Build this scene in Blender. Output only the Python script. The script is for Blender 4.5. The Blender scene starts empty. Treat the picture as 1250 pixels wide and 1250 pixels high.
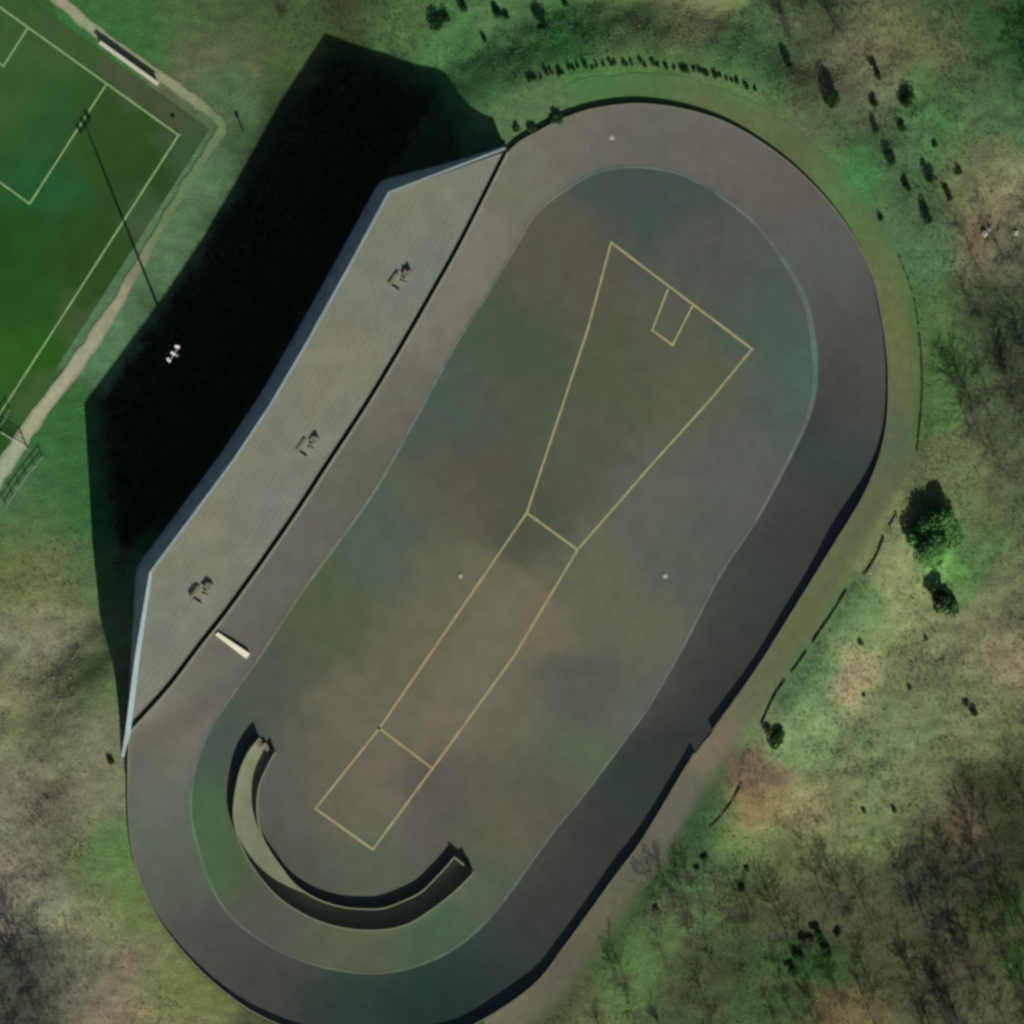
import bpy, bmesh, math, random
import numpy as np
from mathutils import Vector, Matrix
random.seed(7); rng = np.random.default_rng(7)
sc = bpy.context.scene; COL = sc.collection
R = math.radians
# ------------------------------------------------------------------ camera, sky, sun, exposure
CAMH = 1500.0; S = 0.1                                   # one photo pixel is 0.1 m on the ground
cd = bpy.data.cameras.new('camera'); cam = bpy.data.objects.new('camera', cd); COL.objects.link(cam)
cam.location = (0, 0, CAMH); cd.sensor_width = 36; cd.angle = 2*math.atan(62.5/CAMH)
cd.clip_start = 10; cd.clip_end = 20000; sc.camera = cam
EL = 27.0; SX, SY = 0.372, -0.928                         # where the sun stands, horizontally
w = bpy.data.worlds.new('World'); sc.world = w; w.use_nodes = True
nt = w.node_tree; bg = nt.nodes['Background']; sky = nt.nodes.new('ShaderNodeTexSky')
sky.sky_type = 'NISHITA'; sky.sun_disc = False; sky.sun_elevation = R(EL)
sky.sun_rotation = math.atan2(SX, SY); sky.altitude = 400; sky.dust_density = 1.6; sky.air_density = .7; sky.ozone_density = .3
nt.links.new(sky.outputs[0], bg.inputs[0]); bg.inputs[1].default_value = 0.05
sd = bpy.data.lights.new('sun', 'SUN'); sun = bpy.data.objects.new('sun', sd); COL.objects.link(sun)
sd.energy = 5.0; sd.angle = R(0.5); sd.color = (1.0, 0.955, 0.86)
sun.rotation_euler = Vector((-SX*math.cos(R(EL)), -SY*math.cos(R(EL)), -math.sin(R(EL)))).to_track_quat('-Z', 'Y').to_euler()
sc.view_settings.view_transform = 'Standard'; sc.view_settings.look = 'None'
sc.view_settings.gamma = 1; sc.view_settings.exposure = -0.05; sc.view_settings.use_curve_mapping = False
sc.cycles.pixel_filter_type = 'BLACKMAN_HARRIS'; sc.cycles.filter_width = 3.0

# ------------------------------------------------------------------ helpers
KLIT = 0.80
def lin(c):
    c = np.asarray(c, float)/255
    return np.where(c <= .04045, c/12.92, ((c+.055)/1.055)**2.4)
def alb(c): return tuple(np.clip(lin(c)/KLIT, 0, .8))
def P(x, y, z=0.0):
    k = S*(1-z/CAMH); return ((x-625)*k, (625-y)*k, z)
def smooth(a, b, x):
    t = np.clip((x-a)/(b-a), 0, 1); return t*t*(3-2*t)
def vnoise(x, y, seed=0):                                  # smooth value noise
    xi = np.floor(x).astype(np.int64); yi = np.floor(y).astype(np.int64)
    fx = x-xi; fy = y-yi; fx = fx*fx*(3-2*fx); fy = fy*fy*(3-2*fy)
    def h(a, b):
        n = (a*374761393 + b*668265263 + seed*974711) & 0x7fffffff
        n = ((n ^ (n >> 13))*1274126177) & 0x7fffffff
        return ((n ^ (n >> 16)) & 0xffff)/65535.0
    return (h(xi, yi)*(1-fx)+h(xi+1, yi)*fx)*(1-fy)+(h(xi, yi+1)*(1-fx)+h(xi+1, yi+1)*fx)*fy
def fbm(x, y, seed=0, n=4):
    s = 0; a = .5; 
    for k in range(n): s = s+a*vnoise(x*2**k, y*2**k, seed+k*17); a *= .5
    return s/(1-.5**n)
def tag(o, label=None, cat=None, group=None, kind=None):
    for k, v in (('label', label), ('category', cat), ('group', group), ('kind', kind)):
        if v: o[k] = v
    return o
def mesh(name, verts, faces, mat=None, cols=None, smoothf=False):
    m = bpy.data.meshes.new(name); m.from_pydata([tuple(v) for v in verts], [], faces)
    if mat: m.materials.append(mat)
    if smoothf: m.polygons.foreach_set('use_smooth', [True]*len(m.polygons))
    if cols is not None:
        a = m.color_attributes.new('Col', 'FLOAT_COLOR', 'POINT')
        a.data.foreach_set('color', np.c_[np.asarray(cols), np.ones(len(cols))].astype(np.float32).ravel())
    m.update(); return m
def link(name, me, parent=None, loc=None):
    o = bpy.data.objects.new(name, me); COL.objects.link(o)
    if parent: o.parent = parent
    if loc is not None: o.location = loc
    return o
def empty(name, loc=(0, 0, 0), **k):
    o = link(name, None, None, loc); o.empty_display_size = .3; return tag(o, **k)
def copy_tree(o, parent=None):
    c = o.copy(); COL.objects.link(c)
    if parent: c.parent = parent
    for ch in list(o.children): copy_tree(ch, c)
    return c
class MB:
    def __init__(s): s.v = []; s.f = []
    def box(s, c, h, rz=0, tilt=0):
        n = len(s.v); cz, sz = math.cos(rz), math.sin(rz)
        for dz in (-1, 1):
            for dx, dy in ((-1, -1), (1, -1), (1, 1), (-1, 1)):
                x = dx*h[0]; y = dy*h[1]; s.v.append((c[0]+x*cz-y*sz, c[1]+x*sz+y*cz, c[2]+dz*h[2]+tilt*x))
        s.f += [tuple(n+i for i in q) for q in ((3, 2, 1, 0), (4, 5, 6, 7), (0, 1, 5, 4), (1, 2, 6, 5), (2, 3, 7, 6), (3, 0, 4, 7))]
    def prism(s, base, top):                              # two loops with the same count
        n = len(s.v); k = len(base); s.v += list(base)+list(top)
        s.f.append(tuple(n+i for i in reversed(range(k)))); s.f.append(tuple(n+k+i for i in range(k)))
        s.f += [(n+i, n+(i+1) % k, n+k+(i+1) % k, n+k+i) for i in range(k)]
    def tube(s, a, b, ra, rb, n=6):
        a = Vector(a); b = Vector(b); d = (b-a).normalized(); u = d.orthogonal().normalized(); v = d.cross(u)
        B = [a+(u*math.cos(6.2832*i/n)+v*math.sin(6.2832*i/n))*ra for i in range(n)]
        T = [b+(u*math.cos(6.2832*i/n)+v*math.sin(6.2832*i/n))*rb for i in range(n)]
        s.prism([tuple(p) for p in B], [tuple(p) for p in T])
    def build(s, name, mat, parent=None, loc=None): return link(name, mesh(name, s.v, s.f, mat), parent, loc)
def material(name, base=None, vary=.18, scale=1.2, fine=9.0, fvary=.16, rough=.9, bump=.3, tint=None, attr=False, stretch=None, spec=.2, bdist=.05):
    m = bpy.data.materials.new(name); m.use_nodes = True; t = m.node_tree; N = t.nodes; L = t.links
    b = N['Principled BSDF']; b.inputs['Roughness'].default_value = rough; b.inputs['Specular IOR Level'].default_value = spec
    tc = N.new('ShaderNodeTexCoord'); mp = N.new('ShaderNodeMapping'); L.new(tc.outputs['Object'], mp.inputs[0])
    if stretch: mp.inputs['Rotation'].default_value = (0, 0, stretch[0]); mp.inputs['Scale'].default_value = (stretch[1], 1, 1)
    def noise(sc_, det):
        n = N.new('ShaderNodeTexNoise'); n.inputs['Scale'].default_value = sc_; n.inputs['Detail'].default_value = det
        L.new(mp.outputs[0], n.inputs['Vector']); return n
    n1 = noise(scale, 4); n2 = noise(fine, 3)
    if attr:
        a = N.new('ShaderNodeAttribute'); a.attribute_name = 'Col'; src = a.outputs['Color']
    else:
        a = N.new('ShaderNodeRGB'); a.outputs[0].default_value = (*base, 1); src = a.outputs[0]
    if tint:
        mx = N.new('ShaderNodeMix'); mx.data_type = 'RGBA'; mx.inputs[7].default_value = (*tint, 1)
        rp = N.new('ShaderNodeMapRange'); rp.inputs[1].default_value = .42; rp.inputs[2].default_value = .68; rp.inputs[4].default_value = .55
        n3 = noise(scale*.33, 5); L.new(n3.outputs[0], rp.inputs[0]); L.new(rp.outputs[0], mx.inputs[0]); L.new(src, mx.inputs[6]); src = mx.outputs[2]
    def mul(src, n, amt):
        r = N.new('ShaderNodeMapRange'); r.inputs[1].default_value = .25; r.inputs[2].default_value = .75
        r.inputs[3].default_value = 1-amt; r.inputs[4].default_value = 1+amt; L.new(n.outputs[0], r.inputs[0])
        v = N.new('ShaderNodeVectorMath'); v.operation = 'SCALE'; L.new(src, v.inputs[0]); L.new(r.outputs[0], v.inputs['Scale']); return v.outputs[0]
    src = mul(mul(src, n1, vary), n2, fvary); L.new(src, b.inputs['Base Color'])
    if bump:
        bn = N.new('ShaderNodeBump'); bn.inputs['Strength'].default_value = bump; bn.inputs['Distance'].default_value = bdist
        L.new(n2.outputs[0], bn.inputs['Height']); L.new(bn.outputs[0], b.inputs['Normal'])
    return m
def catmull(pts, n=10, closed=True):
    p = np.array(pts, float); k = len(p); out = []
    for i in range(k if closed else k-1):
        if closed: a, b, c, d = p[(i-1) % k], p[i], p[(i+1) % k], p[(i+2) % k]
        else: a, b, c, d = p[max(i-1, 0)], p[i], p[i+1], p[min(i+2, k-1)]
        for t in np.arange(n)/n:
            out.append(.5*((2*b)+(-a+c)*t+(2*a-5*b+4*c-d)*t*t+(-a+3*b-3*c+d)*t**3))
    if not closed: out.append(p[-1])
    return np.array(out)
def resample(p, n, closed=True):
    q = np.vstack([p, p[:1]]) if closed else p
    s = np.r_[0, np.cumsum(np.linalg.norm(np.diff(q, axis=0), axis=1))]
    t = np.linspace(0, s[-1], n+1)[:-1] if closed else np.linspace(0, s[-1], n)
    return np.c_[np.interp(t, s, q[:, 0]), np.interp(t, s, q[:, 1])]
def normals(p, closed=True):
    if closed: d = np.roll(p, -1, 0)-np.roll(p, 1, 0)
    else: d = np.gradient(p, axis=0)
    d /= np.linalg.norm(d, axis=1)[:, None]+1e-9
    return np.c_[d[:, 1], -d[:, 0]]
def blend(pts, x, y, r0=45, warp=46):
    """colour of the ground at photo position x, y from listed patches"""
    acc = np.zeros(x.shape+(3,)); ws = np.zeros(x.shape)
    if warp: x, y = x+(fbm(x/34, y/34, 301)-.5)*warp+(fbm(x/9, y/9, 303)-.5)*warp*.35, y+(fbm(x/34, y/34, 302)-.5)*warp+(fbm(x/9, y/9, 304)-.5)*warp*.35
    for q in pts:
        r = q[3] if len(q) > 3 else r0
        d2 = ((x-q[0])**2+(y-q[1])**2)/(r*r)
        wgt = np.exp(-d2*1.2)*(r0/r)**1.5+1e-4/(1+d2)**2; acc += wgt[..., None]*lin(q[2]); ws += wgt
    return acc/ws[..., None]/KLIT

# ------------------------------------------------------------------ the curves of the oval (photo pixels)
O_PTS = [(160, 895), (157, 951), (158, 1002), (165, 1052), (181, 1096), (200, 1131), (237, 1176), (279, 1214), (325, 1243), (390, 1266), (460, 1274), (530, 1266),
         (583, 1248), (650, 1203), (688, 1156), (748, 1073), (786, 1021), (846, 921), (874, 885), (924, 815), (974, 735), (1011, 675), (1056, 600), (1079, 534), (1084, 462), (1077, 395), (1060, 325), (1021, 260), (968, 204), (905, 160),
         (850, 138), (790, 128), (740, 131), (700, 141), (660, 160), (622, 186)]
# keep the straight by the stand straight: insert points
FRONT = [(622,186),(592,246),(563,303),(535,353),(506,404),(456,488),(406,565),(355,643),(288,738),(246,792),(208,842),(160,895)]
st = FRONT[1:-1]
OC = catmull([st[6]]+st[7:]+O_PTS+st[:6], 10)
I_PTS = [(448, 612), (370, 719), (319, 797), (286, 843), (255, 890), (237, 937), (232, 988), (240, 1031), (257, 1082), (284, 1122), (324, 1152), (368, 1173), (408, 1184), (455, 1189), (497, 1183), (542, 1166), (580, 1139), (616, 1099),
         (673, 1020), (710, 975), (763, 904), (795, 859), (837, 785), (880, 702), (924, 635), (964, 561), (988, 508), (997, 460), (993, 403), (983, 362), (956, 315), (922, 272), (882, 240), (852, 221), (822, 209), (781, 203), (752, 204), (721, 212), (687, 233), (654, 260), (626, 305), (589, 367), (555, 421), (496, 530)]
IC = catmull(I_PTS, 8)
NR = 360
OC = resample(OC, NR); IC = resample(IC, NR)
def rim_dist(x, y):
    """signed distance in metres to the rim, positive outside; x, y in photo pixels"""
    shp = x.shape; x = x.ravel(); y = y.ravel(); out = np.full(x.shape, 1e9); a = OC; b = np.roll(OC, -1, 0)
    inside = np.zeros(x.shape, bool)
    for (ax, ay), (bx, by) in zip(a, b):
        dx, dy = bx-ax, by-ay; t = np.clip(((x-ax)*dx+(y-ay)*dy)/(dx*dx+dy*dy), 0, 1)
        out = np.minimum(out, (x-ax-t*dx)**2+(y-ay-t*dy)**2)
        if ay != by: inside ^= ((ay > y) != (by > y)) & (x < (bx-ax)*(y-ay)/(by-ay)+ax)
    return (np.sqrt(out)*S*np.where(inside, -1, 1)).reshape(shp)
RIM = 2.35; GTOP = 2.25
def tz(x, y, d=None):
    """terrain height, x, y in photo pixels"""
    x = np.asarray(x, float); y = np.asarray(y, float)
    if d is None: d = rim_dist(np.atleast_1d(x), np.atleast_1d(y)).reshape(x.shape)
    h = GTOP*(1-smooth(5.2, 14, d))
    flat = 1-smooth(380, 520, x)*1.0
    rough = (fbm(x/60, y/60, 3)-.5)*1.0+(fbm(x/14, y/14, 9)-.5)*.28
    h = h+rough*smooth(5, 10, d)*(1-flat*(1-smooth(640, 760, y)))
    return np.where(d < 0, np.maximum(GTOP+d*1.2, -1.0), h)

# ------------------------------------------------------------------ ground colours, patch by patch; those behind the stand deepen its shadow
G = [(300,0,(58,78,44)),(420,10,(56,68,40)),(230,20,(72,92,56)),(150,20,(55,98,50)),(180,40,(52,98,50)),(235,75,(92,94,70)),(300,50,(82,90,60)),(270,105,(76,98,66)),(360,60,(70,88,52)),
 (500,20,(75,100,60)),(560,60,(70,112,66)),(620,20,(76,108,68)),(700,60,(64,114,60)),(760,30,(98,116,74)),(850,15,(118,122,84)),(900,60,(78,118,70)),(600,90,(72,112,66)),(650,130,(84,104,70)),(780,108,(74,104,60)),(870,125,(88,102,66)),
 (960,40,(78,92,66)),(1000,20,(62,78,52)),(1050,60,(98,96,72)),(1100,60,(98,98,68)),(1150,20,(72,86,56)),(1220,30,(48,84,44)),(1245,70,(40,72,40)),(1170,100,(76,90,60)),(1210,150,(72,102,66)),(1130,130,(70,108,64)),(1060,110,(102,106,82)),
 (1000,170,(84,98,66)),(1045,215,(66,118,66)),(1100,180,(86,106,74)),(1150,180,(62,112,62)),(1190,200,(112,106,78)),(1220,235,(124,118,92)),(1200,280,(112,98,76)),(1240,300,(86,90,74)),(1110,250,(78,96,66)),(1130,300,(74,106,70)),
 (1150,400,(76,98,56)),(1200,380,(58,70,50)),(1240,420,(56,66,48)),(1160,480,(70,98,54)),(1220,500,(66,76,56)),(1180,560,(88,96,66)),(1240,600,(80,88,64)),(1200,620,(88,98,62)),(1185,670,(82,112,68)),(1165,690,(96,142,76),22),(1230,720,(104,104,78)),
 (1100,690,(112,116,82)),(1080,760,(112,118,82)),(1055,745,(74,102,66),28),(1040,830,(134,124,96),26),(1150,800,(116,116,86)),(1220,800,(128,118,92)),(1100,880,(112,122,86)),(990,835,(76,102,68),30),(1000,900,(100,116,80)),(1200,880,(112,116,82)),(1150,860,(94,106,72)),
 (935,955,(96,80,66),22),(925,985,(112,94,66),22),(990,980,(128,122,88)),(1060,960,(112,122,86)),(1130,960,(104,112,78)),(1050,1020,(106,116,76)),(910,1030,(92,108,66)),(960,1050,(102,106,70)),(1040,1070,(80,84,58)),(1000,1110,(78,78,58)),
 (1180,1000,(88,74,60),30),(1230,980,(48,58,36),60),(1150,1060,(56,62,46),50),(1230,1060,(50,54,36),60),(1240,1120,(54,76,38)),(1000,1170,(44,72,38)),(1080,1150,(70,70,48)),(1150,1180,(80,80,58)),(1020,1225,(104,94,64),26),(900,1100,(66,80,50)),(860,1030,(54,76,48)),
 (840,1080,(66,82,54)),(780,1160,(66,84,50)),(770,1190,(68,90,50)),(850,1180,(66,76,50)),(700,1230,(74,80,54)),(820,1230,(66,76,50)),(930,1220,(64,80,48)),
 (50,640,(76,102,62)),(90,560,(52,98,52)),(60,600,(52,92,52)),(110,620,(50,94,52)),(30,690,(92,102,62)),(60,720,(104,104,70)),(110,700,(80,102,66)),(60,790,(130,126,104)),(30,850,(116,112,86)),(110,830,(92,108,72)),(40,900,(112,116,82)),(20,950,(112,106,90)),(80,900,(116,114,92)),
 (120,960,(112,112,86)),(80,1000,(122,116,96)),(30,1000,(124,117,100)),(100,1050,(98,104,72)),(130,1040,(84,112,66)),(150,1100,(96,112,66)),(50,1080,(122,116,102)),(110,1120,(128,122,96)),(60,1170,(80,84,72)),(20,1180,(66,70,62)),(30,1230,(60,64,54)),(100,1200,(104,98,86)),
 (160,1180,(112,106,86)),(200,1220,(112,108,76)),(150,1240,(116,102,86)),(220,1180,(102,112,66)),(0,1100,(122,114,100)),(240,220,(84,112,80)),(200,310,(84,112,80)),(150,400,(82,114,82)),(20,580,(70,100,66)),
 (230,380,(44,58,36),60),(300,250,(44,58,36),60),(180,560,(44,58,36),50),(400,140,(44,58,36),60),(500,130,(50,70,42),40),  # dark patches where the stand's shadow falls, shade put into the colour
 (-200,300,(50,80,40),200),(-200,900,(90,95,70),200),(1500,600,(66,80,52),200),(600,1500,(72,80,56),250),(600,-250,(70,90,56),250)]

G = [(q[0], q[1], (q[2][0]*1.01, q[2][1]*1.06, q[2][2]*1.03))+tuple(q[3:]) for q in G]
# ------------------------------------------------------------------ materials
M = dict(
 ground=material('rough_grass', attr=True, vary=.22, scale=.9, fine=5, fvary=.26, bump=.6, bdist=.12, stretch=(R(68), .45)),
 track=material('track_tarmac', attr=True, vary=.09, scale=.5, fine=4, fvary=.07, bump=.15, rough=.95),
 pitch=material('pitch_turf', attr=True, vary=.12, scale=.35, fine=6, fvary=.12, bump=.3, rough=1),
 gravel=material('gravel', attr=True, vary=.12, scale=1.0, fine=7, fvary=.16, bump=.4),
 white_line=material('pitch_line', alb((124,156,106)), vary=.2, scale=1.5, fine=9, fvary=.15, bump=0),
 court_line=material('court_line', alb((146,143,106)), vary=.2, scale=.9, fine=9, fvary=.12, bump=0),
 kerb_line=material('worn_kerb_paint', attr=True, vary=.2, scale=.6, fine=6, fvary=.15, bump=0),
 concrete=material('terrace_concrete', alb((118,119,106)), vary=.13, scale=.28, fine=3.5, fvary=.09, bump=.2, tint=alb((104,114,110))),
 cap=material('parapet_coping', alb((132,150,152)), vary=.12, scale=.6, fine=5, fvary=.1, bump=.1),
 batter=material('back_wall_concrete', (.42,.47,.5), vary=.3, scale=.7, fine=4, fvary=.25, bump=.3),
 wall=material('barrier_concrete', alb((112,110,94)), vary=.15, scale=.8, fine=6, fvary=.1, bump=.2),
 dark=material('dark_metal_and_opening_shade', (.03, .032, .03), vary=.1, fvary=.1, rough=.6, bump=0),
 tan=material('ramp_concrete', alb((120,124,102)), vary=.12, scale=.6, fine=5, fvary=.1, bump=.2, tint=alb((112,122,92))),
 pale=material('pale_concrete', alb((126,127,114)), vary=.12, scale=.6, fine=5, fvary=.1, bump=.2),
 white=material('white_paint', alb((188,186,168)), vary=.06, scale=1, fine=6, fvary=.05, bump=.05),
 lamp=material('lamp_housing', (.7, .7, .68), vary=.05, fvary=.03, rough=.5, bump=0),
 steel=material('galvanised_steel', (.30, .31, .31), vary=.1, fvary=.05, rough=.5, bump=0),
 wood=material('weathered_timber', (.07, .06, .045), vary=.2, fvary=.2, bump=.2),
 bark=material('grey_bark', (.075, .068, .052), vary=.2, fvary=.2, bump=0),
 leaf=material('fresh_leaves', (.085, .22, .06), vary=.3, scale=1.2, fine=6, fvary=.3, bump=0, spec=.1),
 dleaf=material('dark_leaves', (.022, .055, .018), vary=.35, scale=1.2, fine=6, fvary=.3, bump=0, spec=.1),
 shade_leaf=material('shadow_darkening_leaves', (.03, .06, .03), vary=.35, scale=.8, fine=6, fvary=.3, bump=0, spec=.1),  # dark leaf colour that deepens the shadow behind the stand
 mleaf=material('shrub_leaves', (.04, .085, .028), vary=.35, scale=1.2, fine=6, fvary=.3, bump=0, spec=.1),
 tuft=material('grass_tufts', attr=True, vary=.2, fvary=.25, scale=2, bump=0),
 iron=material('cast_iron', (.2, .2, .17), vary=.2, fvary=.2, bump=0, rough=.7),
 stone=material('pale_stone', (.42, .4, .35), vary=.2, fvary=.2, bump=.2))

# ------------------------------------------------------------------ ground: one sheet to the horizon
def axis():
    a = list(np.arange(-72, 72.01, .5)); s = .5
    while a[-1] < 5000: s *= 1.25; a.append(a[-1]+s)
    return np.array([-v for v in reversed(a[289:])]+a)
ax = axis(); GX, GY = np.meshgrid(ax, ax); PX = GX/S+625; PY = 625-GY/S
D = rim_dist(PX, PY); Z = tz(PX, PY, D)
near = np.clip(1-(np.maximum(np.abs(GX), np.abs(GY))-72)/60, 0, 1); Z = np.where(D > 5, Z*near, Z)
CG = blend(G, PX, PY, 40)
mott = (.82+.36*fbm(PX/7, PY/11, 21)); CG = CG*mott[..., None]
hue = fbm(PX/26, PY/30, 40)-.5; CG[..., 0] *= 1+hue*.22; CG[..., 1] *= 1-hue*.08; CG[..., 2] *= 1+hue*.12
n = len(ax); idx = np.arange(n*n).reshape(n, n)
F = np.stack([idx[:-1, :-1], idx[:-1, 1:], idx[1:, 1:], idx[1:, :-1]], -1).reshape(-1, 4)
gm = bpy.data.meshes.new('ground'); gm.vertices.add(n*n); gm.loops.add(F.size); gm.polygons.add(len(F))
gm.vertices.foreach_set('co', np.stack([GX, GY, Z], -1).astype(np.float32).ravel())
gm.loops.foreach_set('vertex_index', F.ravel().astype(np.int32)); gm.polygons.foreach_set('loop_start', np.arange(0, F.size, 4, dtype=np.int32))
gm.polygons.foreach_set('use_smooth', np.ones(len(F), bool)); gm.update(calc_edges=True)
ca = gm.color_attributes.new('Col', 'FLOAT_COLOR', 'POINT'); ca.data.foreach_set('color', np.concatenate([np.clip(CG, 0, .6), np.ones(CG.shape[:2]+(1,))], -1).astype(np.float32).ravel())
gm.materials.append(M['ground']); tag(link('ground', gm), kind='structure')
def ground_z(x, y): return float(tz(np.array([x]), np.array([y]))[0])

# ------------------------------------------------------------------ infield and banked track
FI = [(780,240,(66,80,74)),(700,330,(84,84,72)),(620,420,(70,84,68)),(560,500,(72,86,76)),(760,430,(78,86,68)),(860,330,(78,84,78)),(940,400,(74,88,78)),(980,440,(70,96,84),24),(860,480,(86,92,72)),(800,620,(90,94,84)),(900,560,(86,90,84)),(940,500,(76,90,82)),
 (700,560,(80,86,72)),(600,580,(80,80,68)),(650,640,(76,82,68)),(520,640,(78,92,78)),(560,620,(88,86,72)),(540,700,(102,102,82)),(480,680,(78,92,80)),(640,760,(108,106,84)),(760,760,(94,98,82)),(860,680,(82,90,82)),(800,860,(90,94,84)),(500,790,(100,100,78)),
 (400,760,(78,90,66)),(350,820,(78,86,74)),(430,860,(102,101,84)),(560,850,(108,107,88)),(620,880,(100,100,84)),(700,920,(84,98,78)),(700,850,(86,88,80)),(400,960,(96,94,80)),(450,970,(106,103,88)),(540,980,(88,86,79)),(600,1000,(92,92,76)),(660,960,(86,86,76)),
 (340,980,(84,88,82)),(360,1060,(80,84,76)),(450,1060,(82,92,78)),(600,1080,(78,92,76)),(265,980,(72,96,70),26),(260,920,(72,86,76)),(275,1050,(70,96,64)),(310,1110,(80,84,76)),(430,1150,(82,90,74)),(520,1150,(70,90,72)),(620,500,(76,84,70)),(720,700,(96,98,82)),(820,420,(84,88,74))]
def colour_xy(pts, X, Y, r0=45, amp=.1):
    c = blend(pts, X, Y, r0); k = 1-amp/2+amp*fbm(X/30, Y/34, 5); h = fbm(X/45, Y/40, 77)-.5
    c = c*k[..., None]; c[..., 0] *= 1+h*.10; c[..., 1] *= 1-h*.05; return np.clip(c, 0, .7)
c0 = IC.mean(0); RG = 46; V = []; FX = []; FY = []
for k in range(RG+1):
    q = c0+(IC-c0)*(k/RG); FX.append(q[:, 0]); FY.append(q[:, 1])
FX = np.array(FX); FY = np.array(FY); CI = colour_xy(FI, FX, FY, 42)
vs = [P(x, y, 0) for x, y in zip(FX.ravel(), FY.ravel())]; fs = []
for k in range(RG):
    for i in range(NR):
        j = (i+1) % NR
        if k == 0: fs.append((j, (NR+j), NR+i)) if False else fs.append((i, NR+j, NR+i))
        else: fs.append((k*NR+i, k*NR+j, (k+1)*NR+j, (k+1)*NR+i))
o = link('infield', mesh('infield', vs, fs, M['track'], CI.reshape(-1, 3))); tag(o, kind='structure')
TR = [(780,165,(92,90,84)),(700,180,(98,92,84)),(640,230,(104,102,86)),(580,310,(104,98,88)),(520,400,(100,94,84)),(480,470,(92,88,76)),(420,560,(84,84,72)),(360,650,(84,82,76)),(300,750,(84,82,76)),(250,830,(92,88,80)),(200,900,(102,96,86)),(195,990,(92,100,88)),
 (215,1070,(92,100,86)),(260,1140,(94,88,86)),(330,1200,(90,88,84)),(430,1225,(62,90,76)),(530,1210,(50,82,72)),(620,1150,(62,84,78)),(660,1120,(84,82,78)),(720,1040,(84,80,78)),(780,950,(70,84,76)),(830,880,(86,86,80)),(880,800,(84,84,80)),(920,720,(76,84,78)),(980,640,(86,78,80)),
 (1020,560,(70,84,78)),(1040,480,(84,82,80)),(1040,400,(88,86,86)),(1010,320,(88,90,88)),(960,250,(96,90,86)),(880,185,(98,92,88))]
NT = 10; rows = []
for k in range(NT+1):
    t = k/NT; q = IC+(OC-IC)*t; rows.append((q, RIM*(t**1.15)))
TX = np.array([q[:, 0] for q, z in rows]); TY = np.array([q[:, 1] for q, z in rows]); TR = [(a_, b_, (lambda c_: (np.array(c_)*.6+np.array((sum(c_)/3-5, sum(c_)/3+1.5, sum(c_)/3-4))*.4))(c_)*(.91 if b_ < 300 else .97)) for a_, b_, c_ in TR]  # northern end darkened in colour to offset the sun on its banking
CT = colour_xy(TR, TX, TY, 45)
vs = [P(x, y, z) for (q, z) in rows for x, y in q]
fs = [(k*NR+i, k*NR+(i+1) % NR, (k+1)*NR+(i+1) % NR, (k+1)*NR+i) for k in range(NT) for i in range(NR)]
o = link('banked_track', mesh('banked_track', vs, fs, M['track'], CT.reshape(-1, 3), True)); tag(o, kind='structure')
def track_z(x, y):
    d = np.hypot(IC[:, 0]-x, IC[:, 1]-y); i = d.argmin(); a = IC[i]; b = OC[np.hypot(OC[:, 0]-x, OC[:, 1]-y).argmin()]
    db = np.hypot(*(b-(x, y))); t = d[i]/(d[i]+db); return RIM*t**1.15
# pale worn line at the foot of the banking
nI = normals(IC); 
if ((IC+nI*5-c0)**2).sum() < ((IC-c0)**2).sum(): nI = -nI
wid = 3.0+4.2*np.exp(-(((IC[:, 0]-985)/60)**2+((IC[:, 1]-420)/130)**2))+.8*vnoise(np.arange(NR)/7., np.zeros(NR), 3)
base = blend(FI, IC[:, 0], IC[:, 1])*(1.2+.35*vnoise(np.arange(NR)/5., np.zeros(NR)+2, 3))[:, None]+.012
vs = [P(*p, .02) for p in IC-nI*wid[:, None]*.75]+[P(*p, .05) for p in IC+nI*wid[:, None]*.75*.3]
fs = [(i, (i+1) % NR, NR+(i+1) % NR, NR+i) for i in range(NR)]
o = link('track_edge_line', mesh('track_edge_line', vs, fs, M['kerb_line'], np.vstack([base, base]))); tag(o, kind='structure')

# court lines
def strip(name, pts, width, z, mat, parent=None, cols=None, closed=False):
    p = np.array(pts, float); nn = normals(p, closed)
    if not closed:                                         # mitre-free corners
        pass
    wd = np.broadcast_to(np.asarray(width, float), (len(p),))
    a = p+nn*wd[:, None]/2; b = p-nn*wd[:, None]/2; zz = np.broadcast_to(np.asarray(z, float), (len(p),))
    vs = [P(*q, h) for q, h in zip(a, zz)]+[P(*q, h) for q, h in zip(b, zz)]; k = len(p)
    fs = [(i, (i+1) % k, k+(i+1) % k, k+i) for i in range(k if closed else k-1)]
    me = mesh(name, vs, fs, mat, None if cols is None else np.vstack([cols, cols])); return link(name, me, parent)
def seg_line(parent, pts, width, z, mat, name='painted_line'):
    for i, (a, b) in enumerate(zip(pts[:-1], pts[1:])):
        a = np.array(a, float); b = np.array(b, float); d = (b-a)/np.linalg.norm(b-a)*width/2
        n_ = max(2, int(np.linalg.norm(b-a)/12)); t = np.linspace(0, 1, n_)[:, None]
        q = (a-d)*(1-t)+(b+d)*t; wv = width*(.8+.4*vnoise(q[:, 0]/9, q[:, 1]/9, 5))
        strip(name, q, wv, z+.002*i, mat, parent)
court = empty('court_marking', P(620, 700, .02)); tag(court, kind='structure'); court.location = (0, 0, 0)
A = [[(746,296),(918,426),(868,487),(800,562),(705,671),(628,800),(528,938),(455,1037),(385,987),(463,889),(643,626),(690,485),(718,400),(746,296)], [(643,626),(705,671)], [(463,889),(528,938)], [(815,354),(796,403),(821,421),(845,374)]]
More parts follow.
